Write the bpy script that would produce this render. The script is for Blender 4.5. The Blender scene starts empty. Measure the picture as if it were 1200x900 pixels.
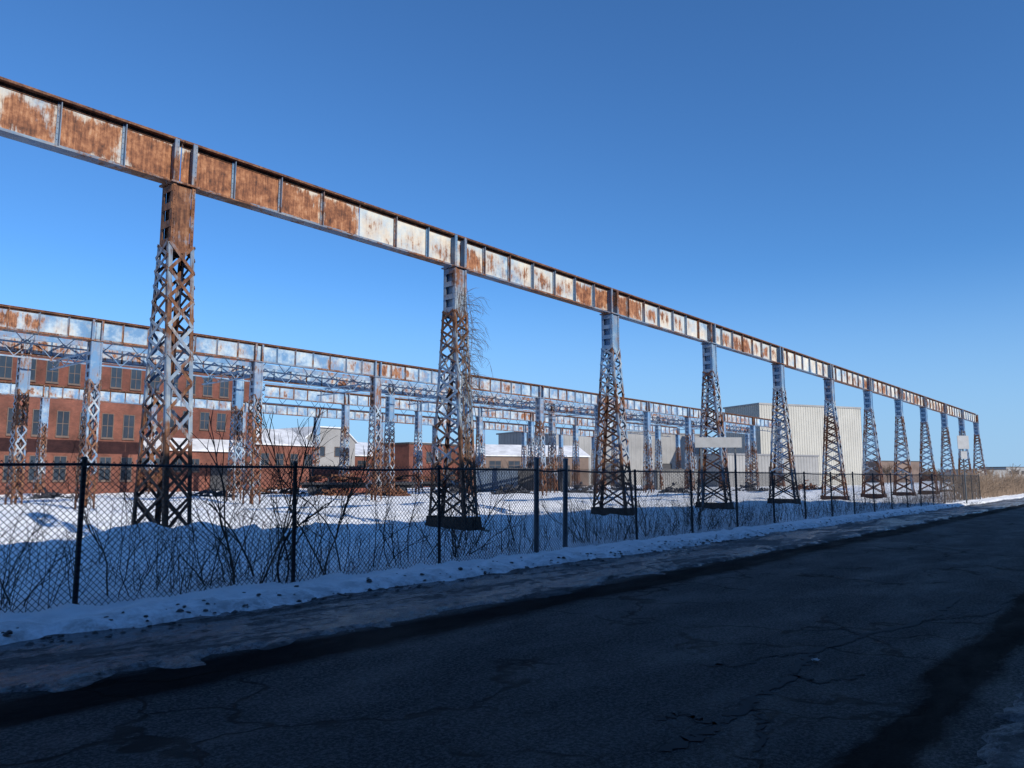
import bpy, math, random
from mathutils import Vector, noise
random.seed(7)
C = bpy.context.scene.collection
R = math.radians
TH = R(40); PITCH = R(6.97); CAMH = 1.6
FW = Vector((math.cos(TH), math.sin(TH))); RT = Vector((math.sin(TH), -math.cos(TH)))
def at(px, F):
    r = (px-600)/900.0*F*math.cos(PITCH)
    p = FW*F + RT*r
    return (p.x, p.y)
def G(px, py, z=0.0):
    u = (px-600)/900.0; v = (450-py)/900.0
    f = math.cos(PITCH)-v*math.sin(PITCH); w = math.sin(PITCH)+v*math.cos(PITCH)
    t = (z-CAMH)/w
    p = FW*(f*t)+RT*(u*t)
    return Vector((p.x, p.y, z))

# ------------------------------------------------------------ mesh helper
class MB:
    def __init__(s): s.v = []; s.f = []
    def box(s, x0, x1, y0, y1, z0, z1):
        n = len(s.v)
        s.v += [(x0,y0,z0),(x1,y0,z0),(x1,y1,z0),(x0,y1,z0),(x0,y0,z1),(x1,y0,z1),(x1,y1,z1),(x0,y1,z1)]
        s.f += [tuple(n+i for i in q) for q in ((3,2,1,0),(4,5,6,7),(0,1,5,4),(1,2,6,5),(2,3,7,6),(3,0,4,7))]
        return s
    def bar(s, p, q, a, b):
        n = len(s.v); p = Vector(p); q = Vector(q); a = Vector(a); b = Vector(b)
        for c in (p, q):
            for (i, j) in ((-1,-1),(1,-1),(1,1),(-1,1)):
                s.v.append(tuple(c+a*i+b*j))
        s.f += [tuple(n+i for i in k) for k in ((3,2,1,0),(4,5,6,7),(0,1,5,4),(1,2,6,5),(2,3,7,6),(3,0,4,7))]
        return s
    def tube(s, p, q, r0, r1=None, k=6, caps=True):
        if r1 is None: r1 = r0
        p = Vector(p); q = Vector(q); d = q-p
        if d.length < 1e-6: return s
        d.normalize()
        a = d.orthogonal().normalized(); b = d.cross(a)
        n = len(s.v)
        for c, r in ((p, r0), (q, r1)):
            for i in range(k):
                t = 2*math.pi*i/k
                s.v.append(tuple(c+a*(math.cos(t)*r)+b*(math.sin(t)*r)))
        for i in range(k):
            j = (i+1) % k
            s.f.append((n+i, n+j, n+k+j, n+k+i))
        if caps:
            s.f.append(tuple(n+i for i in range(k))[::-1]); s.f.append(tuple(n+k+i for i in range(k)))
        return s
    def path(s, pts, r0, r1, k=3):
        m = len(pts)-1
        for i in range(m):
            s.tube(pts[i], pts[i+1], r0+(r1-r0)*i/m, r0+(r1-r0)*(i+1)/m, k, False)
        return s
    def prism(s, poly, h0, h1, axis='z'):
        n = len(s.v); k = len(poly)
        for h in (h0, h1):
            for (a, b) in poly:
                s.v.append((a,b,h) if axis == 'z' else ((a,h,b) if axis == 'y' else (h,a,b)))
        s.f.append(tuple(n+i for i in range(k))[::-1]); s.f.append(tuple(n+k+i for i in range(k)))
        for i in range(k):
            j = (i+1) % k
            s.f.append((n+i, n+j, n+k+j, n+k+i))
        return s
    def build(s, name, mat, parent=None, smooth=False):
        me = bpy.data.meshes.new(name); me.from_pydata(s.v, [], s.f); me.update()
        if smooth:
            for p in me.polygons: p.use_smooth = True
        me.materials.append(mat)
        o = bpy.data.objects.new(name, me); C.objects.link(o)
        if parent: o.parent = parent
        return o
def tag(o, label=None, cat=None, group=None, kind=None):
    if label: o['label'] = label
    if cat: o['category'] = cat
    if group: o['group'] = group
    if kind: o['kind'] = kind
    return o
def empty(name, loc=(0,0,0), rz=0, label=None, cat=None, group=None):
    o = bpy.data.objects.new(name, None); C.objects.link(o); o.location = loc; o.rotation_euler = (0,0,rz)
    o.empty_display_size = .3
    return tag(o, label, cat, group)
def kids(o): return [c for c in bpy.data.objects if c.parent == o]
def copy_tree(o, tree=None, parent=None):
    c = o.copy(); C.objects.link(c)
    if parent: c.parent = parent
    for ch in kids(o): copy_tree(ch, None, c)
    return c

# ------------------------------------------------------------ materials
def newmat(name):
    m = bpy.data.materials.new(name); m.use_nodes = True
    nt = m.node_tree; b = nt.nodes['Principled BSDF']
    return m, nt, b
class NT:
    def __init__(s, nt): s.nt = nt; s.geo = nt.nodes.new('ShaderNodeNewGeometry')
    def pos(s, sc=(1,1,1), off=(0,0,0)):
        m = s.nt.nodes.new('ShaderNodeMapping'); m.inputs['Scale'].default_value = sc; m.inputs['Location'].default_value = off
        s.nt.links.new(s.geo.outputs['Position'], m.inputs['Vector']); return m.outputs[0]
    def noise(s, scale, detail=6, rough=.6, sc=(1,1,1), off=(0,0,0), dist=0):
        n = s.nt.nodes.new('ShaderNodeTexNoise'); n.inputs['Scale'].default_value = scale
        n.inputs['Detail'].default_value = detail; n.inputs['Roughness'].default_value = rough; n.inputs['Distortion'].default_value = dist
        s.nt.links.new(s.pos(sc, off), n.inputs['Vector']); return n.outputs['Fac']
    def ramp(s, fac, stops):
        r = s.nt.nodes.new('ShaderNodeValToRGB'); e = r.color_ramp.elements
        while len(e) < len(stops): e.new(.5)
        for i, (p, c) in enumerate(stops):
            e[i].position = p; e[i].color = (c, c, c, 1) if not isinstance(c, tuple) else (*c, 1)
        s.nt.links.new(fac, r.inputs[0]); return r.outputs[0]
    def mix(s, fac, a, b, mode='MIX'):
        n = s.nt.nodes.new('ShaderNodeMix'); n.data_type = 'RGBA'; n.blend_type = mode
        for i, v in ((0, fac), (6, a), (7, b)):
            if isinstance(v, (int, float)): n.inputs[i].default_value = v
            elif isinstance(v, tuple): n.inputs[i].default_value = (*v, 1)
            else: s.nt.links.new(v, n.inputs[i])
        return n.outputs[2]
    def math(s, op, a, b=0.0, c=None, clamp=False):
        n = s.nt.nodes.new('ShaderNodeMath'); n.operation = op; n.use_clamp = clamp
        for i, v in enumerate((a, b) if c is None else (a, b, c)):
            if isinstance(v, (int, float)): n.inputs[i].default_value = v
            else: s.nt.links.new(v, n.inputs[i])
        return n.outputs[0]
    def xyz(s):
        n = s.nt.nodes.new('ShaderNodeSeparateXYZ'); s.nt.links.new(s.geo.outputs['Position'], n.inputs[0]); return n.outputs
    def bump(s, h, b, strength=.3, dist=.02):
        n = s.nt.nodes.new('ShaderNodeBump'); n.inputs['Strength'].default_value = strength; n.inputs['Distance'].default_value = dist
        s.nt.links.new(h, n.inputs['Height']); s.nt.links.new(n.outputs[0], b.inputs['Normal'])
    def link(s, a, b): s.nt.links.new(a, b)
PANEL = 9.2/7
def rustpaint(name, rust, blue, panel=False, big=.35, seed=0.0, dark=1.0, xfade=0.0, low=0.0, paint=1.0, mid=2.6, zs=1.0):
    m, nt, b = newmat(name); N = NT(nt); o = (seed, seed*1.7, seed*.6)
    n1 = N.noise(big, 3, .5, sc=(1,1,zs), off=o); n2 = N.noise(mid, 9, .66, sc=(1,1,.7), off=o); n3 = N.noise(7, 6, .7, sc=(1.6,1,.16), off=o)
    s = N.math('ADD', N.math('MULTIPLY', n1, .9), N.math('ADD', N.math('MULTIPLY', n2, .65), N.math('MULTIPLY', n3, .45)))
    s = N.math('DIVIDE', s, 2.0)
    P = N.xyz()
    if panel:
        X = P[0]
        fx = N.math('FRACT', N.math('DIVIDE', N.math('ADD', X, -8.2+92), PANEL))
        d = N.math('MULTIPLY', N.math('ABSOLUTE', N.math('SUBTRACT', fx, .5)), 2.0)
        dz = N.math('MULTIPLY', N.math('ABSOLUTE', N.math('SUBTRACT', P[2], 8.82)), 2.1)
        e = N.math('MAXIMUM', N.math('POWER', d, 3.0), N.math('POWER', dz, 2.5))
        s = N.math('SUBTRACT', s, N.math('MULTIPLY', e, .11)); s = N.math('ADD', s, .025)
    if xfade:
        k = N.math('DIVIDE', N.math('SUBTRACT', P[0], 9.5), 3.0, clamp=True)
        s = N.math('SUBTRACT', s, N.math('MULTIPLY', k, xfade))
    if low:
        k = N.math('SUBTRACT', 1.0, N.math('DIVIDE', P[2], 3.8), clamp=True)
        s = N.math('ADD', s, N.math('MULTIPLY', k, low))
    t = 1-rust
    lo = .5+(t-.5)*.42
    mask = N.ramp(s, [(lo-.012, 0.0), (lo+.03, 1.0)])
    soft = N.ramp(s, [(lo-.09, 0.0), (lo+.02, 1.0)])
    rn = N.math('ADD', N.math('MULTIPLY', N.noise(3.2, 9, .75, off=(3,seed,1)), .6), N.math('MULTIPLY', N.noise(9, 5, .7, sc=(1.8,1,.15), off=(seed,0,5)), .4))
    rc = N.ramp(rn, [(.39, (.06*dark,.022*dark,.012*dark)), (.48, (.21*dark,.076*dark,.032*dark)), (.56, (.39*dark,.17*dark,.078*dark)), (.66, (.54*dark,.34*dark,.21*dark))])
    pb = N.ramp(N.noise(1.1, 6, .7, off=(seed,7,2)), [(.5-blue*.35-.05, (.64*paint,.61*paint,.53*paint)), (.62-blue*.35, (.40*paint,.50*paint,.57*paint)), (.72-blue*.2, (.12*paint,.25*paint,.42*paint))])
    pc = N.mix(N.math('MULTIPLY', soft, .5), pb, (.46*dark,.29*dark,.17*dark))
    col = N.mix(mask, pc, rc)
    N.link(col, b.inputs['Base Color']); b.inputs['Roughness'].default_value = .75
    N.bump(N.math('ADD', N.math('MULTIPLY', mask, .5), n3), b, .45, .01)
    return m
M = {}
M['web_rusty'] = rustpaint('web_rust_heavy', .66, .1, True, seed=1, dark=.95)
M['web_white'] = rustpaint('web_white_paint', .45, .12, True, big=.22, seed=5, dark=.95)
M['web_far'] = rustpaint('web_far', .40, .6, True, big=.2, seed=11, paint=.92, dark=.85)
M['flange_rusty'] = rustpaint('flange_rusty', .85, .4, seed=3, dark=.5)
M['base'] = rustpaint('foot_rust', .9, .4, seed=33, dark=.22)
M['flange'] = rustpaint('flange_blue', .5, .9, seed=8, dark=.65, paint=.75)
M['stiff'] = rustpaint('stiffener_blue', .47, 1.05, seed=14, dark=.65, paint=.75)
M['truss'] = rustpaint('truss_blue', .34, .9, seed=21, paint=.85, dark=.7)
M['tower'] = rustpaint('tower_paint', .51, .80, big=.45, seed=2, dark=.42, low=.085, paint=.85, mid=1.3, zs=1.4)
M['lace'] = rustpaint('lacing_paint', .49, .70, big=.45, seed=6, dark=.50, low=.085, paint=.95, mid=1.1, zs=1.4)
M['head'] = rustpaint('head_paint', .82, 1.0, big=.2, seed=4, dark=.6, xfade=.20, paint=.9)
def simple(name, col, rough=.7, var=.25, scale=3.0, metal=0.0, bump=.2, sc=(1,1,1), spec=None):
    m, nt, b = newmat(name); N = NT(nt)
    n = N.noise(scale, 7, .65, sc=sc)
    a = tuple(c*(1-var) for c in col); d = tuple(min(1, c*(1+var)) for c in col)
    N.link(N.ramp(n, [(.3, a), (.7, d)]), b.inputs['Base Color'])
    b.inputs['Roughness'].default_value = rough; b.inputs['Metallic'].default_value = metal
    if bump: N.bump(n, b, bump, .02)
    return m
M['concrete'] = simple('old_concrete', (.18,.17,.16))
M['post'] = simple('fence_post_paint', (.020,.022,.026), .5, .5)
M['wire'] = simple('fence_wire', (.030,.032,.038), .5, metal=.2, bump=0)
M['galv'] = simple('galvanised_steel', (.11,.13,.15), .45, metal=.3)
M['twig'] = simple('bare_twig', (.11,.072,.048), .9, .4, 8)
M['twigdark'] = simple('dark_twig', (.050,.034,.026), .9, .4, 8)
M['straw'] = simple('dry_straw', (.19,.135,.095), .9, .4, 1)
M['glass'] = simple('dark_window_glass', (.03,.04,.055), .15, .4, .3, bump=0)
M['frame'] = simple('window_frame_grey', (.11,.075,.06), .6)
M['whiteclad'] = simple('white_cladding', (.37,.355,.315), .6, .12, .25)
M['greyclad'] = simple('grey_cladding', (.24,.235,.23), .6, .18, .3)
M['tan'] = simple('tan_render', (.15,.105,.085), .8, .3, .3)
M['roofdark'] = simple('dark_roofing', (.06,.055,.055), .8)
M['roofgrey'] = simple('grey_roofing', (.17,.17,.18), .7)
M['roofsnow'] = simple('snowy_roofing', (.60,.61,.63), .7, .3, .6)
M['machine'] = simple('dark_machine', (.04,.04,.045), .6)
M['redbox'] = simple('faded_red_steel', (.20,.06,.04), .6, .35, 1.5)
M['bluebox'] = simple('faded_blue_steel', (.06,.09,.14), .6, .35, 1.5)
M['sign'] = simple('sign_white', (.33,.34,.35), .6, .12)
M['signgrey'] = simple('sign_back_aluminium', (.36,.38,.41), .6, .1)
M['litter'] = simple('white_litter', (.5,.5,.5), .7, .1)
M['tar'] = simple('crack_tar', (.004,.004,.005), .8, .3)
def brick(name, c1, c2, mortar, sc=1.0):
    m, nt, b = newmat(name); N = NT(nt)
    x = N.xyz(); cmb = nt.nodes.new('ShaderNodeCombineXYZ')
    N.link(N.math('ADD', x[0], x[1]), cmb.inputs[0]); N.link(x[2], cmb.inputs[1])
    t = nt.nodes.new('ShaderNodeTexBrick'); t.inputs['Scale'].default_value = 2.2*sc
    t.inputs['Color1'].default_value = (*c1,1); t.inputs['Color2'].default_value = (*c2,1); t.inputs['Mortar'].default_value = (*mortar,1)
    t.inputs['Mortar Size'].default_value = .012
    N.link(cmb.outputs[0], t.inputs['Vector'])
    n = N.ramp(N.noise(.35, 9, .75), [(.34, .45), (.66, 1.15)])
    N.link(N.mix(1.0, t.outputs[0], n, 'MULTIPLY'), b.inputs['Base Color']); b.inputs['Roughness'].default_value = .85
    return m
M['brick'] = brick('red_brick', (.185,.056,.036), (.145,.044,.030), (.13,.08,.06))
M['brick2'] = brick('orange_brick', (.22,.072,.045), (.17,.056,.036), (.15,.09,.07))
M['brickdark'] = brick('dark_brick', (.13,.05,.035), (.10,.04,.03), (.10,.08,.07))
def snowmat():
    m, nt, b = newmat('snow'); N = NT(nt)
    n = N.noise(1.3, 8, .6); n2 = N.noise(9, 5, .6)
    Y = N.xyz()[1]
    near = N.math('SUBTRACT', 1.0, N.math('DIVIDE', N.math('SUBTRACT', Y, 8.5), 1.3), clamp=True)
    dirt = N.math('MULTIPLY', near, N.ramp(N.noise(3.2, 9, .75), [(.40, 0.0), (.60, 1.0)]))
    yard = N.ramp(N.noise(.13, 7, .65, sc=(.5,1,1), off=(4,2,0)), [(.56, 0.0), (.70, .4)])
    far = N.math('MULTIPLY', yard, N.math('DIVIDE', N.math('SUBTRACT', Y, 30.0), 10.0, clamp=True))
    c = N.mix(N.math('MULTIPLY', n, .2), (.95,.95,.94), (.86,.88,.89))
    c = N.mix(N.math('MULTIPLY', dirt, .8), c, (.12,.115,.11))
    c = N.mix(far, c, (.42,.38,.35))
    N.link(c, b.inputs['Base Color']); b.inputs['Roughness'].default_value = .6
    nearb = N.math('SUBTRACT', 1.0, N.math('DIVIDE', N.math('SUBTRACT', Y, 15.0), 6.0), clamp=True)
    hgt = N.math('ADD', n, N.math('MULTIPLY', n2, .35))
    N.bump(N.math('MULTIPLY', hgt, N.math('ADD', .45, N.math('MULTIPLY', nearb, .9))), b, .8, .06)
    return m
M['snow'] = snowmat()
def roadmat():
    m, nt, b = newmat('asphalt'); N = NT(nt)
    mid = N.noise(1.6, 9, .75, sc=(.7,1.2,1)); fine = N.noise(34, 6, .85); grit = N.noise(11, 7, .8)
    c = N.ramp(mid, [(.34, (.015,.015,.016)), (.64, (.036,.036,.036))])
    c = N.mix(N.ramp(N.noise(.5, 9, .75, sc=(.18,1.5,1), off=(9,1,0)), [(.48, 0.0), (.64, .5)]), c, (.060,.059,.058))
    c = N.mix(N.ramp(grit, [(.50, 0.0), (.60, .55)]), c, (.080,.079,.078))
    c = N.mix(N.ramp(fine, [(.50, 0.0), (.56, .8)]), c, (.14,.138,.135))
    c = N.mix(N.ramp(fine, [(.42, .85), (.48, 0.0)]), c, (.006,.006,.007))
    Y = N.xyz()[1]
    wob = N.math('MULTIPLY', N.math('SUBTRACT', N.noise(.9, 9, .75, sc=(.4,1,1)), .5), .9)
    Yw = N.math('ADD', Y, wob)
    g1 = N.math('SUBTRACT', 1.0, N.math('DIVIDE', N.math('ABSOLUTE', N.math('SUBTRACT', Yw, 6.45)), .55), clamp=True)
    g2 = N.math('SUBTRACT', 1.0, N.math('DIVIDE', N.math('ABSOLUTE', N.math('SUBTRACT', Yw, 1.42)), .30), clamp=True)
    wet = N.ramp(N.math('MAXIMUM', g1, g2), [(.05, 0.0), (.5, .93)])
    c = N.mix(wet, c, (.002,.002,.003))
    v = nt.nodes.new('ShaderNodeTexVoronoi'); v.feature = 'DISTANCE_TO_EDGE'; v.inputs['Scale'].default_value = .6
    dn = nt.nodes.new('ShaderNodeTexNoise'); dn.inputs['Scale'].default_value = 1.9; dn.inputs['Detail'].default_value = 10
    N.link(N.geo.outputs['Position'], dn.inputs['Vector'])
    va = nt.nodes.new('ShaderNodeVectorMath'); va.operation = 'MULTIPLY_ADD'; va.inputs[1].default_value = (1.2,1.2,0)
    N.link(dn.outputs['Color'], va.inputs[0]); N.link(N.geo.outputs['Position'], va.inputs[2]); N.link(va.outputs[0], v.inputs['Vector'])
    cr = N.ramp(v.outputs['Distance'], [(.008, 1.0), (.024, 0.0)])
    crm = N.math('MULTIPLY', cr, N.ramp(N.noise(.3, 4, .6, off=(2,5,0)), [(.46, 0.0), (.52, 1.0)]))
    c = N.mix(crm, c, (.002,.002,.002))
    N.link(c, b.inputs['Base Color'])
    N.link(N.ramp(N.noise(.9, 9, .7, sc=(.5,1.3,1), off=(1,8,0)), [(.38, .6), (.6, .88)]), b.inputs['Roughness'])
    N.link(N.mix(wet, (.22,.22,.22), (.03,.03,.03)), b.inputs['Specular IOR Level'])
    N.bump(N.math('SUBTRACT', N.math('ADD', N.math('MULTIPLY', fine, .7), N.math('ADD', mid, grit)), N.math('MULTIPLY', crm, .9)), b, 1.0, .03)
    return m
M['road'] = roadmat()
def walkmat(name, amt, icec, icer):
    m, nt, b = newmat(name); N = NT(nt)
    n = N.noise(1.3, 10, .75, sc=(.5,1.3,1)); fine = N.noise(18, 7, .85); grit = N.noise(5, 10, .85)
    c = N.ramp(n, [(.38, (.022,.022,.023)), (.5, (.070,.071,.073)), (.62, (.12,.12,.125))])
    ice = N.ramp(N.math('ADD', N.math('MULTIPLY', N.noise(.9, 10, .75, sc=(.35,1.5,1), off=(5,3,0)), .6), N.math('MULTIPLY', grit, .4)), [(amt, 0.0), (amt+.04, 1.0)])
    c = N.mix(N.math('MULTIPLY', ice, .75), c, (icec, icec*1.04, icec*1.10))
    c = N.mix(N.ramp(fine, [(.49, 0.0), (.55, .7)]), c, (.032,.032,.032))
    c = N.mix(N.ramp(grit, [(.41, .9), (.46, 0.0)]), c, (.012,.012,.012))
    N.link(c, b.inputs['Base Color'])
    N.link(N.mix(ice, (.7,.7,.7), (icer,icer,icer)), b.inputs['Roughness'])
    N.bump(N.math('ADD', n, N.math('ADD', grit, N.math('MULTIPLY', fine, .6))), b, 1.0, .05)
    return m
M['walk'] = walkmat('sidewalk_ice_concrete', .48, .28, .16)
M['walk2'] = walkmat('near_sidewalk_ice', .47, .20, .5)
def groundmat():
    m, nt, b = newmat('far_ground'); N = NT(nt)
    N.link(N.ramp(N.noise(.03, 8, .6), [(.35, (.75,.78,.82)), (.6, (.6,.6,.6)), (.7, (.25,.21,.17))]), b.inputs['Base Color'])
    b.inputs['Roughness'].default_value = .8
    return m
M['ground'] = groundmat()

# ------------------------------------------------------------ setting
g = MB(); tag(g.box(-900, 1600, -900, 1600, -.6, -.25).build('ground', M['ground']), kind='structure')
def axis(a0, a1, lo, hi, st, grow=1.06, mx=3.0):
    pts = []; x = lo
    while x < hi: pts.append(x); x += st
    s = st
    while x < a1: pts.append(x); s = min(mx, s*grow); x += s
    pts.append(a1)
    s = st; x = lo
    while x > a0:
        s = min(mx, s*grow); x -= s; pts.insert(0, max(x, a0))
    return pts
def sm(t): t = max(0, min(1, t)); return t*t*(3-2*t)
nz = noise.noise
def snowh(x, y):
    e = 8.80+.34*nz((x*.35, 1.3, 0))+.24*nz((x*1.7, 4.0, 0))+.18*nz((x*5, y*5, 0))
    h = -.07+sm((y-e+.1)/.35)*.13
    if y > e:
        k = sm((y-e)/.5)
        h += k*(.08*nz((x*2.3, y*2.3, 5))+.04*nz((x*7, y*7, 8))+.03)
        h += k*sm((y-10)/3)*.18*nz((x*.25, y*.33, 11))
        h += k*sm((y-10.2)/1.5)*(1-.5*sm((y-16)/6))*.11*nz((x*1.1, y*1.1, 31))
    for (mx, my, r, a) in ((8.2,15.0,1.5,.55),(6.3,15.2,1.1,.30),(9.9,15.6,1.0,.22),(2.5,17,3,.2),(13,19,2.5,.12),(20,24,3,.15),(31,27,5,.2),(12,30,4,.3),(4,24,3,.3),(5.0,12.4,1.0,.18),(11.5,12.6,1.2,.15)):
        d = ((x-mx)**2+((y-my)*1.2)**2)/r/r
        if d < 6: h += a*math.exp(-d)*(1+.25*nz((x*3, y*3, 1)))
    if 19.5 < y < 34:
        for ty in (21.0, 22.7, 28.2, 30.0):
            d = abs(y-ty-.5*math.sin(x*.07))
            if d < .4: h -= .07*(1-d/.4)
    return h
def field(name, xs, ys, fn, mat):
    nx = len(xs); mb = MB(); mb.v = [(x, y, fn(x, y)) for y in ys for x in xs]
    mb.f = [(j*nx+i, j*nx+i+1, (j+1)*nx+i+1, (j+1)*nx+i) for j in range(len(ys)-1) for i in range(nx-1)]
    return tag(mb.build(name, mat, smooth=True), kind='structure')
field('snow_field', axis(-30, 210, -1, 34, .17), axis(8.0, 140, 8.0, 17.5, .12), snowh, M['snow'])
mb = MB(); mb.v = [(-60,0,-.055),(400,0,-.055),(400,8,-.055),(-60,8,-.055)]; mb.f = [(0,1,2,3)]
tag(mb.build('road', M['road']), kind='structure')
def walkh(x, y):
    e = 6.85+.28*nz((x*.5, 0, 3))+.20*nz((x*2.1, 0, 6))+.22*nz((x*5, y*5, 2))
    return -.115+sm((y-e+.2)/.4)*.10+.020*nz((x*1.5, y*2.2, 4))+.016*nz((x*6, y*7, 9))
field('sidewalk', axis(-60, 400, -1, 34, .12, mx=5), axis(6.2, 9.9, 6.2, 9.8, .06), walkh, M['walk'])
def nearh(x, y):
    e = 1.0+.12*nz((x*.8, 0, 23))+.09*nz((x*3.1, 0, 26))+.12*nz((x*7, y*7, 2))
    return -.115+sm((e-y+.2)/.4)*.105+.014*nz((x*1.5, y*2.2, 14))+.016*nz((x*6, y*7, 19))
field('near_sidewalk', axis(-60, 400, -1, 24, .10, mx=5), axis(-5.95, 1.7, -.4, 1.6, .06, 1.15, .8), nearh, M['walk2'])
def crack(pts, w, name='road_crack'):
    P = [G(a, b, -.050) for a, b in pts]; mb = MB(); q = []
    for i in range(len(P)-1):
        for k in range(12):
            t = k/12; p = P[i].lerp(P[i+1], t)
            q.append(p+Vector((random.uniform(-.05,.05), random.uniform(-.05,.05), 0)))
    q.append(P[-1])
    for i, p in enumerate(q):
        d = (q[min(i+1, len(q)-1)]-q[max(i-1, 0)]).normalized(); s = Vector((-d.y, d.x, 0))*w*random.uniform(.3, 1.5)*.5
        mb.v += [tuple(p+s), tuple(p-s)]
        if i: n = 2*i; mb.f.append((n-2, n-1, n+1, n))
    tag(mb.build(name, M['tar']), kind='structure')
crack([(1120,700),(1090,725),(1010,745),(950,765),(930,790),(880,820),(840,850),(780,880)], .08)
crack([(930,790),(960,800),(1010,790)], .05)
crack([(880,820),(900,850),(880,880)], .04)
crack([(1090,725),(1150,720),(1190,700)], .06)
crack([(1010,745),(985,735),(940,740)], .05)
crack([(950,765),(900,768),(870,780),(820,778)], .045)
crack([(840,850),(800,835),(770,842)], .04)
def lump(mb, p, r):
    n = len(mb.v)
    tops = [(0,0,.75)]+[(math.cos(a)*.75, math.sin(a)*.75, .45) for a in [i*math.pi/3 for i in range(6)]]+[(math.cos(a), math.sin(a), -.2) for a in [i*math.pi/3+.3 for i in range(6)]]
    for t in tops: mb.v.append((p[0]+t[0]*r*random.uniform(.7,1.25), p[1]+t[1]*r*random.uniform(.6,1.1), p[2]+t[2]*r*random.uniform(.5,.9)))
    for i in range(6):
        j = (i+1) % 6
        mb.f += [(n, n+1+i, n+1+j), (n+1+i, n+7+i, n+7+j, n+1+j)]
mb = MB()
for i in range(1800):
    x = random.uniform(-1, 60); y = 8.8+random.gauss(0,.25)+.3*nz((x*.35,1.3,0)); r = random.choice((.012,.015,.02,.03,.045))*random.uniform(.7,1.2)
    lump(mb, (x, y, max(snowh(x,y), walkh(x,y))), r)
tag(mb.build('ice_lumps', M['walk2']), 'crumbs of dirty ice and plowed snow along the sidewalk', 'ice', kind='stuff')

# ------------------------------------------------------------ lattice towers
def tower_proto(db=.80, w=.30, Z1=6.9, n=10, hw=.036, n2=1.0, foot=True):
    root = empty('lattice_column')
    Z0 = .12
    def d(z): return db+(.26-db)*(z-Z0)/(Z1-Z0)
    for sx in (-1, 1):
        for sy in (-1, 1):
            mb = MB()
            p = Vector((sx*w, sy*d(Z0), Z0)); q = Vector((sx*w, sy*d(Z1), Z1))
            mb.bar(p-Vector((sx*.045,0,0)), q-Vector((sx*.045,0,0)), (.045,0,0), (0,.009,0))
            mb.bar(p-Vector((0,sy*.055,0)), q-Vector((0,sy*.055,0)), (.009,0,0), (0,.045,0))
            mb.build('leg', M['tower'], root)
    for sy in (-1, 1):
        mb = MB()
        for i in range(n):
            za = Z0+.35+(Z1-Z0-.35)*i/n; zb = Z0+.35+(Z1-Z0-.35)*(i+1)/n
            for s, off in ((1, .014), (-1, .028)):
                p = Vector((-s*w*.92, sy*(d(za)+off), za)); q = Vector((s*w*.92, sy*(d(zb)+off), zb))
                t = (q-p).normalized(); nn = Vector((0,1,0)); a = t.cross(nn).normalized()
                mb.bar(p, q, a*hw, nn*.005)
        mb.build('lattice_face', M['lace'], root)
    lv = [Z0+.35]
    while lv[-1] < Z1-.3: lv.append(lv[-1]+d(lv[-1])*n2)
    lv[-1] = Z1
    for sx in (-1, 1):
        mb = MB()
        for i in range(len(lv)-1):
            za, zb = lv[i], lv[i+1]
            for s, off in ((1, .014), (-1, .028)):
                p = Vector((sx*(w+off), -s*d(za)*.96, za)); q = Vector((sx*(w+off), s*d(zb)*.96, zb))
                t = (q-p).normalized(); nn = Vector((1,0,0)); a = t.cross(nn).normalized()
                mb.bar(p, q, a*hw, nn*.005)
        mb.build('lattice_face', M['lace'], root)
    k_ = db/.8
    mb = MB(); mb.box(-.45,.45,-.95*k_,.95*k_,.02,.08)
    if foot:
        for sy in (-1, 1):
            mb.prism([(-.36,.08),(.36,.08),(.33,.42),(-.33,.42)], sy*(db+.04)-.012, sy*(db+.04)+.012, 'y')
        for sx in (-1, 1):
            mb.prism([(-.90*k_,.08),(.90*k_,.08),(.76*k_,.38),(-.76*k_,.38)], sx*(w+.06)-.01, sx*(w+.06)+.01, 'x')
    mb.build('base_plate', M['base'], root)
    MB().box(-.55,.55,-1.05*k_,1.05*k_,-.3,.018).build('footing', M['concrete'], root)
    hz = Z1-.2; mb = MB()
    for sy in (-1, 1):
        mb.box(-.18, .18, sy*.225-.010, sy*.225+.010, hz, 8.30)
    for sx in (-1, 1):
        mb.box(sx*.16-.01, sx*.16+.01, -.213,.213, hz+.05, 8.30)
        for sy in (-1, 1):
            mb.box(sx*.225-.04, sx*.225+.04, sy*.250-.014, sy*.250+.014, hz+.02, 8.29)
            mb.box(sx*.260-.006, sx*.260+.006, min(sy*.15,sy*.235), max(sy*.15,sy*.235), hz+.02, 8.29)
    for k in range(4):
        z = hz+.15+k*.42
        for sx in (-1, 1): mb.box(sx*.275-.006, sx*.275+.006, -.23, .23, z, z+.16)
    for sy in (-1, 1):
        for sx in (-1, 1):
            for k in range(14):
                z = hz+.1+k*.11
                mb.tube((sx*.23, sy*.264, z), (sx*.23, sy*.279, z), .016, .009, 6)
    mb.build('column_head', M['head'], root)
    MB().box(-.33,.33,-.31,.31,8.302,8.345).build('cap_plate', M['flange'], root)
    for sy in (-1, 1):
        for sx in (-1, 1):
            mb = MB(); mb.box(sx*.22-.05, sx*.22+.05, sy*.235-.02, sy*.235+.02, 8.347, 9.36)
            mb.box(sx*.22-.01, sx*.22+.01, min(sy*.03,sy*.215), max(sy*.03,sy*.215), 8.40, 9.30)
            for k in range(8):
                z = 8.45+k*.12
                mb.tube((sx*.22+.025, sy*.255, z), (sx*.22+.025, sy*.27, z), .014, .008, 6)
            mb.build('upright_bracket', M['stiff'], root)
    return root
proto = tower_proto(); proto2 = tower_proto(.50, .27, 6.4, 8, .042, 1.2, False)
ORD = ['first','second','third','fourth','fifth','sixth','seventh','eighth','ninth','tenth','eleventh','twelfth','thirteenth','fourteenth','fifteenth']
used = set()
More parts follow.
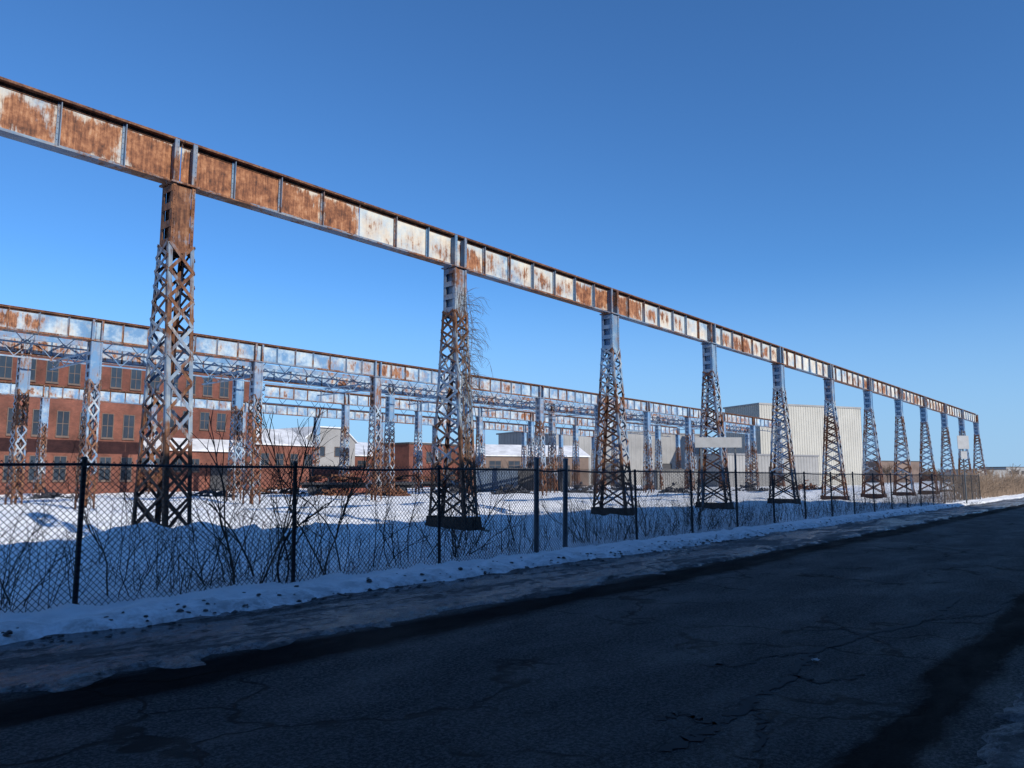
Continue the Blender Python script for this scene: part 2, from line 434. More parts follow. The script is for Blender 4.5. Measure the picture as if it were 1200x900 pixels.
def place_tower(x, y, label, group, pr):
    if pr.name not in used: o = pr; used.add(pr.name)
    else: o = copy_tree(pr)
    o.location = (x, y, 0)
    tag(o, label, 'column', group); return o
def girder(x0, x1, y, label, group, webm, detail=True, walkway=0):
    L = x1-x0-.03; z0, z1 = 8.347, 9.40
    root = empty('crane_girder', (x0+.015, y, z0), 0, label, 'girder', group)
    h = z1-z0
    MB().box(0, L, -.009, .009, .03, h-.030).build('web', webm, root)
    mb = MB(); mb.box(0, L, -.16, .16, h-.028, h)
    for s in (-1, 1): mb.box(0, L, min(s*.010,s*.026), max(s*.010,s*.026), h-.11, h-.030)
    mb.build('top_flange', M['flange_rusty'], root)
    mb = MB(); mb.box(0, L, -.16, .16, 0, .028)
    for s in (-1, 1): mb.box(0, L, min(s*.010,s*.026), max(s*.010,s*.026), .030, .11)
    mb.build('bottom_flange', M['flange'], root)
    mb = MB(); mb.box(0, L, -.035, .035, h+.055, h+.085); mb.box(0, L, -.01, .01, h+.015, h+.054); mb.box(0, L, -.06, .06, h+.001, h+.014)
    mb.build('rail', M['flange_rusty'], root)
    n = max(3, round((x1-x0)/PANEL))
    for i in range(1, n):
        X = (x1-x0)*i/n
        for s in ((-1, 1) if detail else (-1,)):
            mb = MB(); mb.box(X-.009, X+.009, min(s*.028,s*.12), max(s*.028,s*.12), .032, h-.032)
            mb.box(X-.055, X-.010, min(s*.028,s*.042), max(s*.028,s*.042), .032, h-.032)
            if detail and s < 0 and x0 < 20:
                for k in range(8): mb.tube((X-.033, -.042, .08+k*.125), (X-.033, -.056, .08+k*.125), .014, .008, 6)
            mb.build('stiffener', M['stiff'], root)
    if walkway:
        s = walkway; W_ = 1.2
        mb = MB(); mb.box(0, L, min(s*W_, s*(W_+.08)), max(s*W_, s*(W_+.08)), h-.38, h-.10)
        k = max(3, round(L/1.8))
        for i in range(k):
            a = L*i/k; b = L*(i+1)/k; mdl = (a+b)/2
            for (p, q) in (((a,.25*s,h-.1),(mdl,s*W_,h-.14)), ((mdl,s*W_,h-.17),(b,.25*s,h-.13))):
                mb.bar(p, q, (.045,0,0), (0,0,.03))
            mb.bar((a+.05,s*.25,.25), (a+.05,s*W_,h-.3), (.03,0,0), (0,0,.03))
            # light lacing hanging under the walkway edge
            mb.bar((a,s*(W_+.04),h-.36),(mdl,s*(W_+.04),-.28),(.025,0,0),(0,.012,0)); mb.bar((mdl,s*(W_+.01),-.28),(b,s*(W_+.01),h-.36),(.025,0,0),(0,.012,0))
        mb.box(0, L, min(s*(W_+.0), s*(W_+.06)), max(s*(W_+.0), s*(W_+.06)), -.36, -.28)
        mb.build('walkway_truss', M['truss'], root)
    return root
YA = 17.0; XA = [8.2+9.2*i for i in range(12)]
traits = ['rust brown head','bare vines on its upper half','pale blue head']+['slim pale head']*3+['narrow shaft']*6
for i, x in enumerate(XA):
    place_tower(x, YA, '%s lattice column from the left in the front row, %s' % (ORD[i], traits[i]), 'front row of lattice columns', proto)
for i in range(12):
    x0 = XA[0]-9.2+9.2*i
    if i == 0: girder(x0, x0+9.2, YA, 'rust orange girder running out of frame left of the first front column', 'front row girders', M['web_rusty'])
    elif i == 1:
        girder(x0, x0+PANEL*4, YA, 'rusty girder length just right of the first front column', 'front row girders', M['web_rusty'])
        girder(x0+PANEL*4, x0+9.2, YA, 'short white painted girder length ending at the second front column', 'front row girders', M['web_white'])
    else: girder(x0, x0+9.2, YA, 'patchy cream girder between the %s and %s front columns' % (ORD[i-1], ORD[i]), 'front row girders', M['web_white'])
def row(X, Y, xs, group, walk, rowlabel):
    for i, x in enumerate(X):
        place_tower(x, Y, '%s lattice column from the left in the %s' % (ORD[i], rowlabel), group+' columns', proto2)
    for i in range(len(X)):
        a = X[i-1] if i else xs
        lab = 'pale girder at the left end of the %s' % rowlabel if i == 0 else 'pale girder from %s to %s column, %s' % (ORD[i-1], ORD[i], rowlabel)
        girder(a, X[i], Y, lab, group+' girders', M['web_far'], False, walk)
YB = 40.0; XB = [15.5+8.96*i for i in range(11)]
row(XB, YB, 6.5, 'second row', 1, 'second row of the yard')
YC = 47.5; XC = [14.8,27.7,41.2,50.4,63,72,84.8,94,103,112]
row(XC, YC, 4.0, 'third row', -1, 'third row of the yard')
YD = 72.0; XD = [24.2+9.2*i for i in range(10)]
row(XD, YD, 15.0, 'rearmost row', 0, 'rearmost row of the yard')
YE = 57.5; XE = [44.5+9.2*i for i in range(8)]
row(XE, YE, 36.0, 'fourth row', 1, 'fourth row, starting left of centre')
for i, x in enumerate(XB[:9]):
    y0, y1 = YB+.35, YC-.35
    r = empty('cross_beam', (x+.5, 0, 0), 0, 'light blue laced cross beam joining second and third rows at the %s second-row column' % ORD[i], 'beam', 'cross beams between the rows')
    MB().box(-.05,.05,y0,y1,8.02,8.10).build('top_chord', M['truss'], r)
    MB().box(-.05,.05,y0,y1,7.58,7.66).build('bottom_chord', M['truss'], r)
    mb = MB(); k = 10
    for j in range(k):
        a = y0+(y1-y0)*j/k; b = y0+(y1-y0)*(j+1)/k
        mb.bar((0,a,7.67 if j%2 else 8.01),(0,b,8.01 if j%2 else 7.67),(.03,0,0),(0,.022,0))
    mb.build('lacing', M['truss'], r)
    MB().bar((0,y0,6.8),(0,y0+.9,7.56),(.03,0,0),(0,.03,0)).build('knee_brace', M['truss'], r)

# ------------------------------------------------------------ chain-link fence
YF = 10.0
fx = [-2.1, .85, 3.84, 6.86, 9.9, 12.7, 13.7]+[16.7+2.95*i for i in range(17)]
fence = empty('chain_link_fence', (0, YF, 0), 0, 'dark chain-link fence on thin posts running along the snowy sidewalk edge', 'fence')
for i, x in enumerate(fx):
    big = x in (12.7, 13.7); r = .055 if big else .031
    h = 2.0 if big else 1.80+random.uniform(-.02,.04)
    ln = random.uniform(-.06, .06)
    mb = MB(); mb.tube((x, 0, -.1), (x+ln, 0, h), r, r, 10); mb.tube((x+ln, 0, h), (x+ln, 0, h+.03), r*1.25, r*.8, 10)
    for z in (.3, .9, 1.5): mb.tube((x+ln*z/1.8,0,z), (x+ln*z/1.8,0,z+.03), r*1.18, r*1.18, 8)
    mb.build('post', M['galv'] if big else M['post'], fence)
for i in range(len(fx)-1):
    a, b = fx[i], fx[i+1]
    dip = random.uniform(0,.035)
    pts = [Vector((a+(b-a)*t/6, 0, 1.765-dip*math.sin(math.pi*t/6))) for t in range(7)]
    MB().path(pts, .018, .018, 6).build('top_rail', M['post'], fence)
    z0, z1 = .03, 1.80; H = z1-z0; st = .076 if a < 24 else .12; mb = MB()
    rw = .0042 if a < 24 else .0034
    k = int(a/st)*st - H
    sag = random.uniform(-.05, .08)
    while k < b:
        for s in (1, -1):
            xa = k if s > 0 else k+H; xb = k+H if s > 0 else k
            t0, t1 = 0.0, 1.0
            for (lim, sign) in ((a, 1), (b, -1)):
                fa = (xa-lim)*sign; fb = (xb-lim)*sign
                if fa < 0 and fb < 0: t0, t1 = 1, 0
                elif fa < 0: t0 = max(t0, fa/(fa-fb))
                elif fb < 0: t1 = min(t1, fa/(fa-fb))
            if t1-t0 > .01:
                p = Vector((xa+(xb-xa)*t0, -.045+.004*s, z0+H*t0)); q = Vector((xa+(xb-xa)*t1, -.045+.004*s, z0+H*t1))
                mdp = (p+q)/2+Vector((0, sag, 0))
                mb.tube(p, mdp, rw, rw, 3, False); mb.tube(mdp, q, rw, rw, 3, False)
        k += st
    mb.tube((a, -.045, z0+.02), (b, -.045, z0+.02), .004, .004, 3, False)
    mb.build('chain_link_mesh', M['wire'], fence)

# ------------------------------------------------------------ bare shrubs, vines, straw
def twigs(mb, p, d, L, r, lvl, spread=.5, up=.15, wig=.15):
    n = max(3, int(L/.16)); pts = [p.copy()]; q = p.copy(); dd = d.copy()
    for i in range(n):
        dd = (dd+Vector((random.gauss(0,wig), random.gauss(0,wig), random.gauss(0,.08)+up*.12))).normalized()
        q = q+dd*(L/n); pts.append(q.copy())
        if lvl > 0 and i > 0 and random.random() < .6:
            bd = (dd+Vector((random.uniform(-1,1), random.uniform(-1,1), random.uniform(-.4,.6)))*spread*1.3).normalized()
            twigs(mb, q, bd, L*(1-i/n)*random.uniform(.35,.8)+.08, r*.6, lvl-1, spread, up, wig)
    mb.path(pts, r, r*.35, 3)
def shrub(x, y, h, n, label, mat='twig', lean=.35, r=.010, grp='bare shrubs behind the fence'):
    mb = MB(); bias = Vector((random.gauss(0,.4), random.gauss(0,.2), 0))
    for i in range(n):
        a = random.uniform(0, 6.28); rr = random.random()**.5*.4
        d = (Vector((math.cos(a)*lean*random.random(), math.sin(a)*lean*random.random(), 1))+bias*random.random()).normalized()
        twigs(mb, Vector((math.cos(a)*rr, math.sin(a)*rr, -.1)), d, h*random.uniform(.3, 1.05), r*random.uniform(.5,1.3), 2, wig=random.uniform(.1,.26))
    o = mb.build('bare_shrub', M[mat]); o.location = (x, y, snowh(x, y)); tag(o, label, 'shrub', grp)
bays = [(.85,3.84),(3.84,6.86),(6.86,9.9),(9.9,12.7),(13.7,16.7),(16.7,19.65),(19.65,22.6),(22.6,25.5),(25.5,28.5),(28.5,31.5),(31.5,36)]
bayname = ['at the left edge, left of the leftmost fence post','behind the fence between the first and second posts','behind the fence between the second and third posts','behind the fence between the third post and the paired thick posts']+['behind the %s bay right of the paired thick posts' % ORD[i] for i in range(7)]
words = ['tallest bare shrub','low tangled shrub','spindly shrub','bushy shrub','thin sapling','thick-stemmed shrub','knotted bramble','dark wiry shrub','leaning twig clump','pale brown sapling','sprawling bramble']
for bi, (a, b) in enumerate(bays):
    cnt = [11,10,8,7,6,5,5,4,4,3,3][bi]
    for k in range(cnt):
        x = random.uniform(a+.1, b-.1)
        y = 10.0+random.choice((.2,.3,.5,.9,1.5,2.4)) + random.random()*.3
        hh = [2.5,.8,1.3,1.7,2.3,1.6,.7,1.2,1.4,2.1,.6][k]*random.uniform(.6,1.15)*(1.08 if bi < 4 else .82)
        shrub(x, y, hh, [6,6,3,6,3,4,8,5,4,3,8][k], '%s %s' % (words[k], bayname[bi]), 'twigdark' if k % 2 else 'twig', [.5,1.2,.7,.8,.3,.8,1.6,.9,.9,.3,1.8][k], [.013,.008,.009,.010,.011,.020,.008,.010,.009,.010,.007][k])
for j, (x, y) in enumerate(((13,21),(21,20.5),(26,23),(36,20))):
    shrub(x, y, 1.1, 7, 'bare bush out in the snow %s' % ['behind the second front column','left of the third front column','right of the third front column','near the fourth front column'][j], 'twig', .9, .010, 'bushes out in the yard')
mb = MB()
for i in range(3200):
    x = random.uniform(0, 60); y = 9.95+abs(random.gauss(0, 1.3)); z = snowh(x, y)
    if nz((x*.6, y*.4, 77)) < -.12 : continue
    p = Vector((x, y, z-.05)); hh = random.uniform(.12,.9)
    q = p+Vector((random.gauss(0,.16), random.gauss(0,.14), hh)); r_ = q+Vector((random.gauss(0,.16), random.gauss(0,.14), random.uniform(-.2,.2)))
    mb.path([p, q, r_], .005, .002, 3)
tag(mb.build('dry_weeds', M['twig']), 'thin dry weed stalks poking through the snow along the fence', 'weeds', kind='stuff')
mb = MB(); vx, vy = XA[1], YA
for i in range(150):
    a = random.uniform(-1.5, 1.2)
    p = Vector((vx+random.uniform(-.3,.5), vy-.4+random.uniform(-.1,.3), random.uniform(4.0, 7.5)))
    d = Vector((math.cos(a)*.7, -.3+random.uniform(-.5,.5), random.uniform(-.1,.6))).normalized(); pts = [p.copy()]
    for k in range(random.randint(3, 8 if i % 6 else 12)):
        d = (d+Vector((random.gauss(-.08,.22), random.gauss(0,.2), -.24))).normalized(); p = p+d*.11; pts.append(p.copy())
        if random.random() < .4: twigs(mb, p, (d+Vector((random.gauss(0,.5),random.gauss(0,.5),-.2))).normalized(), .25, .004, 0)
    mb.path(pts, .006, .003, 3)
for i in range(9):
    p = Vector((vx+random.uniform(-.3,.3), vy-.9, 0)); pts = []
    for k in range(30):
        z = .1+k*.26; pts.append(Vector((p.x+.12*math.sin(k*.5+i), vy-(.86-.51*min(1,z/6.9))-.03, z)))
    mb.path(pts, .014, .006, 4)
tag(mb.build('climbing_vine', M['twig']), 'leafless climbing vine hanging from the second front column', 'vine')
mb = MB()
for i in range(14):
    p = Vector((6.7+random.uniform(-.2,.3), 10.05, random.uniform(1.3,1.7)))
    twigs(mb, p, Vector((random.uniform(-1,1), random.uniform(-.2,.2), random.uniform(0,.8))).normalized(), random.uniform(.3,.8), .006, 1)
mb.path([Vector((6.75+.06*math.sin(k), 10.05, .0+k*.17)) for k in range(10)], .014, .008, 4)
tag(mb.build('fence_bramble', M['twigdark']), 'small bare bramble tangled over the top of the second fence post', 'bramble')

# ------------------------------------------------------------ buildings
def building(name, label, P0, P1, depth, H, wallm, wins=(), cat='building', roofm='roofdark', ribs=0, doors=(), parapet=.3, gable=0, rd=.07):
    P0 = Vector(P0); P1 = Vector(P1); dv = P1-P0; L = dv.length; ang = math.atan2(dv.y, dv.x)
    root = empty(name, (P0.x, P0.y, 0), ang, label, cat)
    mb = MB()
    if ribs:
        n = int(L/ribs); poly = []
        for i in range(n):
            x = L*i/n; w_ = L/n
            poly += [(x, 0), (x+w_*.6, 0), (x+w_*.7, rd), (x+w_*.9, rd)]
        poly.append((L, 0)); 
        n = int(depth/ribs)
        for i in range(n): 
            y = depth*i/n; w_ = depth/n
            if i: poly += [(L, y)]
            poly += [(L, y+w_*.6), (L-rd, y+w_*.7), (L-rd, y+w_*.9)]
        poly += [(L, depth)]
        for i in range(n):
            y = depth*(1-i/n); w_ = depth/n
            if i: poly += [(0, y)]
            poly += [(0, y-w_*.6), (rd, y-w_*.7), (rd, y-w_*.9)]
        mb.prism(poly, -.3, H)
    elif gable: mb.prism([(0,-.3),(depth,-.3),(depth,H),(depth/2,H+gable),(0,H)], 0, L, 'x')
    else: mb.box(0, L, 0, depth, -.3, H)
    mb.build('wall', M[wallm], root)
    mb = MB()
    if gable:
        for y0, z0, y1, z1 in ((-.3,H-.1,depth/2,H+gable+.1),(depth/2,H+gable+.1,depth+.3,H-.1)):
            mb.bar((L/2,y0,z0),(L/2,y1,z1),(L/2+.2,0,0),(0,0,.09))
    else: mb.box(-.12, L+.12, -.12, depth+.12, H+.002, H+parapet)
    mb.build('roof', M[roofm], root)
    for (x0, w, z0, h, n, gap) in wins:
        for i in range(n):
            x = x0+i*(w+gap)
            if x+w > L-.3: break
            f = MB(); t = .07
            f.box(x-t, x, -.06, .02, z0-t, z0+h+t); f.box(x+w, x+w+t, -.06, .02, z0-t, z0+h+t)
            f.box(x, x+w, -.06, .02, z0+h, z0+h+t); f.box(x-.1, x+w+.1, -.14, -.062, z0-.2, z0-.02); f.box(x, x+w, -.06, .02, z0-t, z0)
            f.box(x+w*.5-.03, x+w*.5+.03, -.045, .02, z0, z0+h)
            f.box(x, x+w, -.04, .02, z0+h*.5-.03, z0+h*.5+.03)
            fo = f.build('window', M['frame'], root)
            MB().box(x, x+w, -.02, .01, z0, z0+h).build('pane', M['glass'], fo)
    for (x, w, h, m_) in doors:
        mb = MB(); mb.box(x, x+w, -.08, .02, 0, h); mb.box(x-.15, x, -.14, .02, 0, h+.15); mb.box(x+w, x+w+.15, -.14, .02, 0, h+.15); mb.box(x, x+w, -.14, .02, h, h+.15)
        mb.build('door', M[m_], root)
    return root
building('brick_factory', 'tall dark red brick factory block behind the girders at left', (4,90), (55,90), 30, 18.7, 'brick',
         [(2,1.1,11.8,2.2,23,1.1), (2,1.1,15.6,1.6,23,1.1), (37,1.1,7.6,2.0,8,1.1)])
building('brick_wing', 'lower brick wing with tall windows in front of the tall factory', (4,80), (36,80), 9.9, 9.6, 'brick2',
         [(1.5,1.0,5.6,2.3,15,1.05), (1.5,1.0,1.4,2.2,15,1.05)])
building('brick_link', 'low gabled brick link building right of the brick wing', (36.5,84), (50,84), 5.7, 4.8, 'brick2', [(1,1.0,2.4,1.3,4,1)], roofm='roofsnow', doors=[(9.6,2.2,2.6,'machine')], gable=1.2)
building('brick_annex', 'small low red brick annex with snowy gable right of the tall factory', (56,96), (69,96), 14, 6.4, 'brick2', [(1.5,1.2,3.4,1.6,5,1.2)], roofm='roofsnow', gable=2.4)
building('boiler_house', 'dark brick boiler house in front of the low workshop near the centre', (84,92), (96,92), 8, 7.0, 'brick', [(1.5,1.1,4.2,1.6,4,1.2)], roofm='roofdark', doors=[(8,2.4,3,'machine')])
building('switch_room', 'small brick switch room between the workshop and the brown shed', (104,94), (115,94), 6, 4.2, 'brick2', [(1.5,1.1,2.2,1.2,3,1.4)], roofm='roofsnow', doors=[(8,1.6,2.4,'machine')], gable=1.3)
building('store_shed', 'grey store shed with a snowy gabled roof between boiler house and switch room', (94,98), (106,98), 8, 5.6, 'greyclad', [(1.5,1.2,3,1.4,3,1.6)], roofm='roofsnow', gable=2.2)
building('low_workshop', 'long low brown workshop with a snowy roof beyond the yard', (80.5,108), (150,108), 18, 5.6, 'brick', [(6,1.8,3.2,1.4,9,3.6)], doors=[(20,4,3.4,'machine'),(44,4,3.4,'machine')], roofm='roofsnow', gable=2.6)
a0 = empty('gabled_shed', (69.5,100,0), 0, 'grey shed with a broad snowy gable rising between the brick annex and low workshop', 'building')
MB().prism([(0,-.3),(10,-.3),(10,7.4),(7.5,9.4),(2.5,9.4),(0,7.4)], 0, 14, 'y').build('wall', M['greyclad'], a0)
mb = MB()
for p, q in (((-.3,7.25),(2.45,9.52)),((2.45,9.52),(7.55,9.52)),((7.55,9.52),(10.3,7.25))):
    mb.bar((p[0],6.9,p[1]),(q[0],6.9,q[1]),(0,7.2,0),(0,0,.09))
mb.build('roof', M['roofsnow'], a0)
for x0 in (1.5, 6.0):
    f = MB(); f.box(x0-.1,x0+2.6,-.08,-.02,4.9,5.0); f.box(x0-.1,x0+2.6,-.08,-.02,6.4,6.5); f.box(x0-.1,x0,-.08,-.02,5.0,6.4); f.box(x0+2.5,x0+2.6,-.08,-.02,5.0,6.4)
    fo = f.build('window', M['frame'], a0); MB().box(x0,x0+2.5,-.05,-.01,5.0,6.4).build('pane', M['glass'], fo)
building('grey_warehouse', 'grey clad warehouse with flat roof left of the pale hall', at(650,150), at(830,172), 22, 11.0, 'greyclad', ribs=1.2, doors=[(12,4.5,4.5,'machine'),(26,4.5,4.5,'machine')], roofm='roofgrey')
building('brown_shed', 'low brown shed in front of the grey warehouse', at(560,128), at(690,135), 10, 5.4, 'tan', [(2,2,3,1.4,3,1.4)], doors=[(13,3.5,3.6,'machine')], roofm='roofsnow', gable=1.8)
building('pale_hall', 'big beige grey ribbed industrial hall behind the front columns at right', at(893,150), at(1013,160), 11, 15.9, 'whiteclad', ribs=.6, doors=[(8,4.5,5,'machine')], parapet=.35, roofm='greyclad')
building('pale_lean_to', 'low grey building section in front of the ribbed hall', at(848,128), at(960,140), 8, 5.4, 'greyclad', ribs=.75, doors=[(11,3,3.4,'machine')], roofm='roofgrey')
building('distant_depot', 'distant low grey depot at the far right horizon', at(1146,330), at(1182,345), 14, 5.0, 'greyclad', [(2,2,2.4,1.4,3,2)])
building('distant_grey_block', 'distant grey block at the right edge on the horizon', at(1180,360), at(1230,370), 14, 6.5, 'greyclad', [(2,2,3.4,1.4,5,2)])
building('distant_office', 'distant brown office block seen between the farthest front columns', at(1030,300), at(1080,310), 14, 8, 'tan', [(1.5,1.6,3.4,1.4,5,1.2)])
building('brick_warehouse', 'brick warehouse across the street whose shadow covers the road', (48,-6), (-80,-6), 25, 13.8, 'brickdark', [(4,2,1.5,2.2,18,4)])

# ------------------------------------------------------------ yard clutter
def container(loc, rz, L, col, label):
    r = empty('shipping_container', (*loc, .1), rz, label, 'container')
    poly = []; n = int(L/.3)
    for i in range(n): x = L*i/n; poly += [(x,0),(x+.15,0),(x+.19,.05),(x+.26,.05)]
    poly += [(L,0),(L,2.4),(0,2.4)]
    MB().prism(poly, 0.1, 2.5).build('side_panel', M[col], r)
    mb = MB()
    for x in (0, L):
        for y in (0, 2.4): mb.box(x-.08, x+.08, y-.08, y+.08, 0, 2.6)
    mb.box(-.05, L+.05, -.07, -.01, 2.45, 2.6); mb.box(-.05, L+.05, -.07, -.01, 0, .12)
    mb.build('frame', M['machine'], r)
container(at(366,72), R(-30), 6, 'redbox', 'faded red container left of the yard centre beyond the second row')
container(at(552,84), R(-20), 6, 'bluebox', 'faded blue container near the middle of the yard')
container(at(600,88), R(-45), 6, 'machine', 'dark container beside the blue one in the yard')
container(at(770,95), R(-30), 6, 'greyclad', 'grey container between the third and fourth front columns')
def wagon(loc, rz, label, load):
    r = empty('flat_wagon', (*loc, 0), rz, label, 'wagon', 'low flat wagons in the yard')
    mb = MB(); mb.box(-5,5,-1.3,1.3,1.0,1.2); mb.box(-5,5,-.3,.3,.7,.99)
    for x in (-5, -2.5, 0, 2.5, 4.9):
        for y in (-1.3, 1.22): mb.box(x, x+.1, y, y+.08, 1.2, 1.7)
    mb.build('deck', M['machine'], r)
    for x in (-3.9,-2.9,2.9,3.9):
        for y in (-.9, .9): MB().tube((x, y-.07, .5), (x, y+.07, .5), .45, .45, 16).build('wheel', M['machine'], r)
    b_ = empty('scrap_load', (loc[0], loc[1], 1.205), rz, load, 'scrap'); mb = MB()
    for k in range(26):
        p = Vector((random.uniform(-4.2,4.2), random.uniform(-.8,.8), random.uniform(.08,.7)))
        a = random.uniform(-.5,.5); d = Vector((math.cos(a), math.sin(a), random.uniform(-.15,.15)))*random.uniform(.4,1.4)
        mb.bar(p-d*.5, p+d*.5, (0,.12,0), (0,0,.07))
    mb.build('steel_beams', M['flange_rusty'], b_)
wagon(at(420,70), R(-48), 'flat wagon loaded with scrap between the second row columns', 'rusty beams heaped on the nearer flat wagon')
wagon(at(500,82), R(-50), 'farther flat wagon near the middle of the yard', 'rusty beams heaped on the farther flat wagon')
def scrap(loc, s, label):
    mb = MB()
    for k in range(70):
        rr = random.random()**.6*2.0*s; a = random.uniform(0, 6.28)
        p = Vector((rr*math.cos(a), rr*math.sin(a)*.7, max(.1, (1.1-rr*.5/s)*random.random()*s)))
        d = Vector((random.gauss(0,1), random.gauss(0,1), random.gauss(0,.35))).normalized()*random.uniform(.3,1.1)
        w_ = random.uniform(.03,.12); a_ = d.orthogonal().normalized()
        mb.bar(p-d*.5, p+d*.5, a_*w_, d.cross(a_).normalized()*w_*.5)
    o = mb.build('scrap_pile', M['flange_rusty'] if random.random() < .3 else M['machine']); o.location = (*loc, 0); tag(o, label, 'scrap pile', 'scrap piles in the yard')
for (px, F, s, l) in ((60,56,.7,'dark scrap pile near the left edge behind the fence'),(250,60,.9,'dark scrap pile right of the first front column'),(395,66,.9,'scrap pile below the second row girders left of centre'),(330,74,1.4,'wide scrap pile left of the faded red container'),
                      (460,68,.9,'scrap pile left of the second front column'),(535,78,1.4,'wide scrap pile just behind the second front column'),(600,75,1.2,'scrap pile right of the second front column'),(640,90,1.4,'far wide scrap pile right of the dark container'),(680,80,1.2,'scrap pile left of the third front column'),(735,92,1.4,'far scrap pile directly behind the third front column'),(790,80,1,'scrap pile right of the third front column'),(880,90,1.2,'low scrap pile behind the fourth and fifth front columns'),(945,100,1.3,'low scrap pile behind the fifth and sixth front columns')):
    scrap(at(px, F), s, l)
r = empty('sign_board', (*at(843,36.3), 0), R(-50), 'long pale blank sign board on two posts beside the fourth front column', 'sign')
MB().box(-1.1,1.1,-.03,.03,3.02,3.50).build('panel', M['sign'], r)
for s in (-1, 1): MB().box(s*.8-.04, s*.8+.04, .031, .11, -.2, 3.48).build('post', M['galv'], r)
r = empty('traffic_sign', (53.5, 9.1, 0), R(-38), 'tall pole with two grey sign panels at the far end of the fence', 'sign')
MB().tube((0,0,-.1),(0,0,4.5),.04,.04,8).build('pole', M['galv'], r)
MB().box(-.40,.40,-.06,-.041,3.35,4.15).build('panel', M['signgrey'], r)
MB().box(-.22,.22,-.06,-.041,2.75,3.2).build('panel', M['signgrey'], r)
p = G(955, 775, -.05); mb = MB()
for k in range(7):
    n = len(mb.v); q = [Vector((random.uniform(-.06,.06), random.uniform(-.05,.05), random.uniform(0,.03))) for _ in range(3)]
    mb.v += [tuple(a) for a in q]; mb.f.append((n, n+1, n+2))
o = mb.build('litter_scrap', M['litter']); o.location = p; tag(o, 'crumpled scrap of white litter lying on the asphalt', 'litter')

mb = MB()
for i in range(3600):
    x = random.uniform(61, 190); y = 10.2+abs(random.gauss(0,.9)); p = Vector((x, y, 0)); h = random.uniform(.6,2.4)
    q = p+Vector((random.gauss(0,.15), random.gauss(0,.15), h*.6)); e = q+Vector((random.gauss(0,.25), random.gauss(0,.2), h*.4))
    mb.path([p, q, e], .022, .008, 3)
    for k in range(2): mb.path([q, q+Vector((random.gauss(0,.35), random.gauss(0,.3), random.uniform(.1,.6)))], .012, .006, 3)
tag(mb.build('roadside_scrub', M['straw']), 'band of dry brown scrub beyond the end of the fence', 'scrub', kind='stuff')
mb = MB()
for i in range(5200):
    px = random.uniform(-150, 1500); F = random.uniform(400, 520); x, y = at(px, F); h = random.uniform(3,7)*(1+.4*noise.noise((px*.02,0,0)))
    a = random.uniform(-.5,.5)
    mb.path([Vector((x,y,0)), Vector((x+a,y,h*.5)), Vector((x+a*2+random.gauss(0,.8),y+random.gauss(0,.8),h))], .7, .12, 3)
tag(mb.build('distant_woodland', M['twigdark']), 'thin brown line of distant bare woodland on the horizon', 'woodland', kind='stuff')
def tree(loc, H, label):
    r = empty('bare_tree', (*loc, 0), 0, label, 'tree', 'bare trees at the far right')
    MB().path([Vector((0,0,-.2)), Vector((.1,0,H*.25)), Vector((0,.1,H*.45))], H*.022, H*.014, 7).build('trunk', M['twig'], r)
    mb = MB()
    for i in range(14):
        a = random.uniform(0,6.28); z = H*random.uniform(.2,.45)
        twigs(mb, Vector((0.03,.03,z)), Vector((math.cos(a)*.7, math.sin(a)*.7, 1)).normalized(), H*random.uniform(.35,.55), H*.007, 2, .5)
    mb.build('crown', M['twig'], r)
for px, F, H, l in ((1160,190,5.5,'bare tree right of the last front column'),(1188,210,6.5,'bare tree at the far right edge behind the scrub'),(1040,220,7,'bare tree behind the eighth front column')):
    tree(at(px, F), H, l)

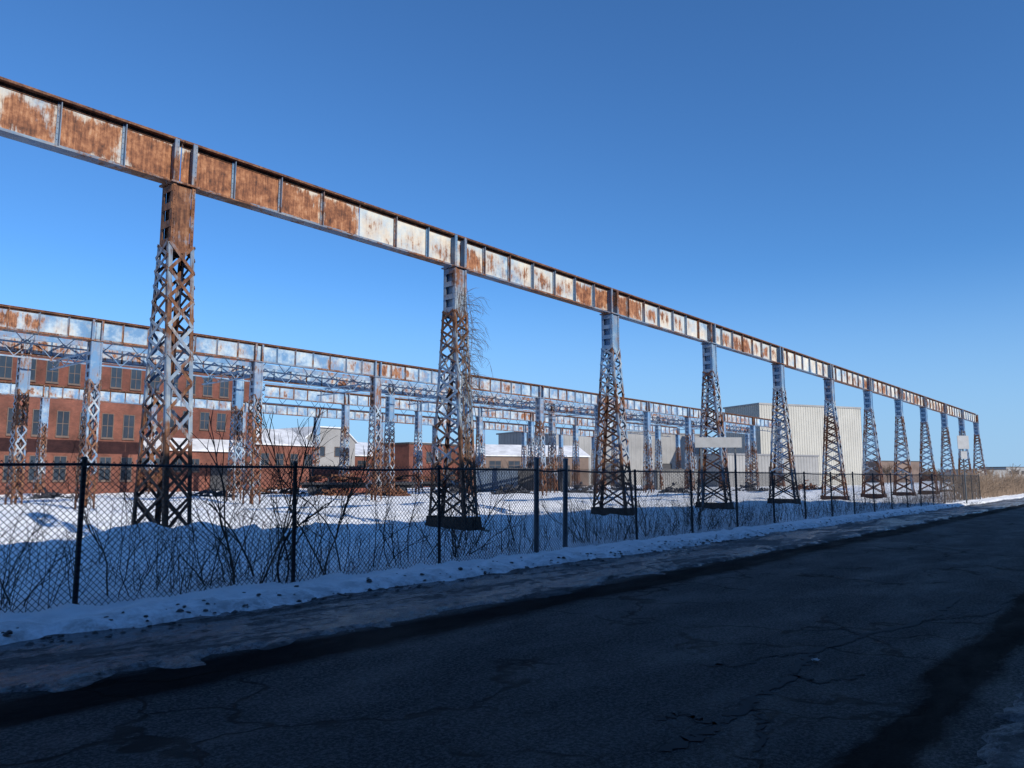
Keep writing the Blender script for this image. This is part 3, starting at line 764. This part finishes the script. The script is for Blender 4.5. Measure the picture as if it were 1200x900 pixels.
# ------------------------------------------------------------ light, sky, camera
EL, AZ = R(28), R(262)
sd = Vector((math.cos(EL)*math.cos(AZ), math.cos(EL)*math.sin(AZ), math.sin(EL)))
L = bpy.data.lights.new('sun', 'SUN'); L.energy = 5.0; L.angle = R(.5); L.color = (1,.94,.84)
o = bpy.data.objects.new('sun', L); C.objects.link(o); o.rotation_euler = sd.to_track_quat('Z', 'Y').to_euler()
w = bpy.data.worlds.new('World'); bpy.context.scene.world = w; w.use_nodes = True
nt = w.node_tree; bg = nt.nodes['Background']
sky = nt.nodes.new('ShaderNodeTexSky'); sky.sky_type = 'NISHITA'; sky.sun_disc = False
sky.sun_elevation = EL; sky.sun_rotation = math.atan2(sd.x, sd.y) % (2*math.pi)
sky.air_density = 1.0; sky.dust_density = 0.0; sky.ozone_density = 4.0; sky.altitude = 300
def wmix(mode, fac, a, b_):
    n = nt.nodes.new('ShaderNodeMix'); n.data_type = 'RGBA'; n.blend_type = mode
    for i, v in ((0, fac), (6, a), (7, b_)):
        if isinstance(v, float): n.inputs[i].default_value = v
        elif isinstance(v, tuple): n.inputs[i].default_value = (*v, 1)
        else: nt.links.new(v, n.inputs[i])
    return n.outputs[2]
tinted = wmix('MULTIPLY', 1.0, sky.outputs[0], (.60, 1.02, 1.38))
tc = nt.nodes.new('ShaderNodeTexCoord'); sx = nt.nodes.new('ShaderNodeSeparateXYZ'); nt.links.new(tc.outputs['Generated'], sx.inputs[0])
rp = nt.nodes.new('ShaderNodeValToRGB'); rp.color_ramp.interpolation = 'EASE'
rp.color_ramp.elements[0].position = 0.0; rp.color_ramp.elements[0].color = (.85,.85,.85,1)
rp.color_ramp.elements[1].position = .27; rp.color_ramp.elements[1].color = (0,0,0,1)
nt.links.new(sx.outputs[2], rp.inputs[0])
haze = wmix('MIX', rp.outputs[0], tinted, (2.9, 4.7, 7.2))
nt.links.new(haze, bg.inputs[0]); bg.inputs[1].default_value = .115
cam = bpy.data.cameras.new('camera'); cam.lens = 27; cam.sensor_width = 36; cam.clip_end = 5000; cam.clip_start = .05
co = bpy.data.objects.new('camera', cam); C.objects.link(co); co.location = (0,0,CAMH)
co.rotation_euler = (R(90)+PITCH, 0, TH-R(90))
S = bpy.context.scene; S.camera = co
S.view_settings.view_transform = 'Standard'; S.view_settings.look = 'None'; S.view_settings.exposure = 0
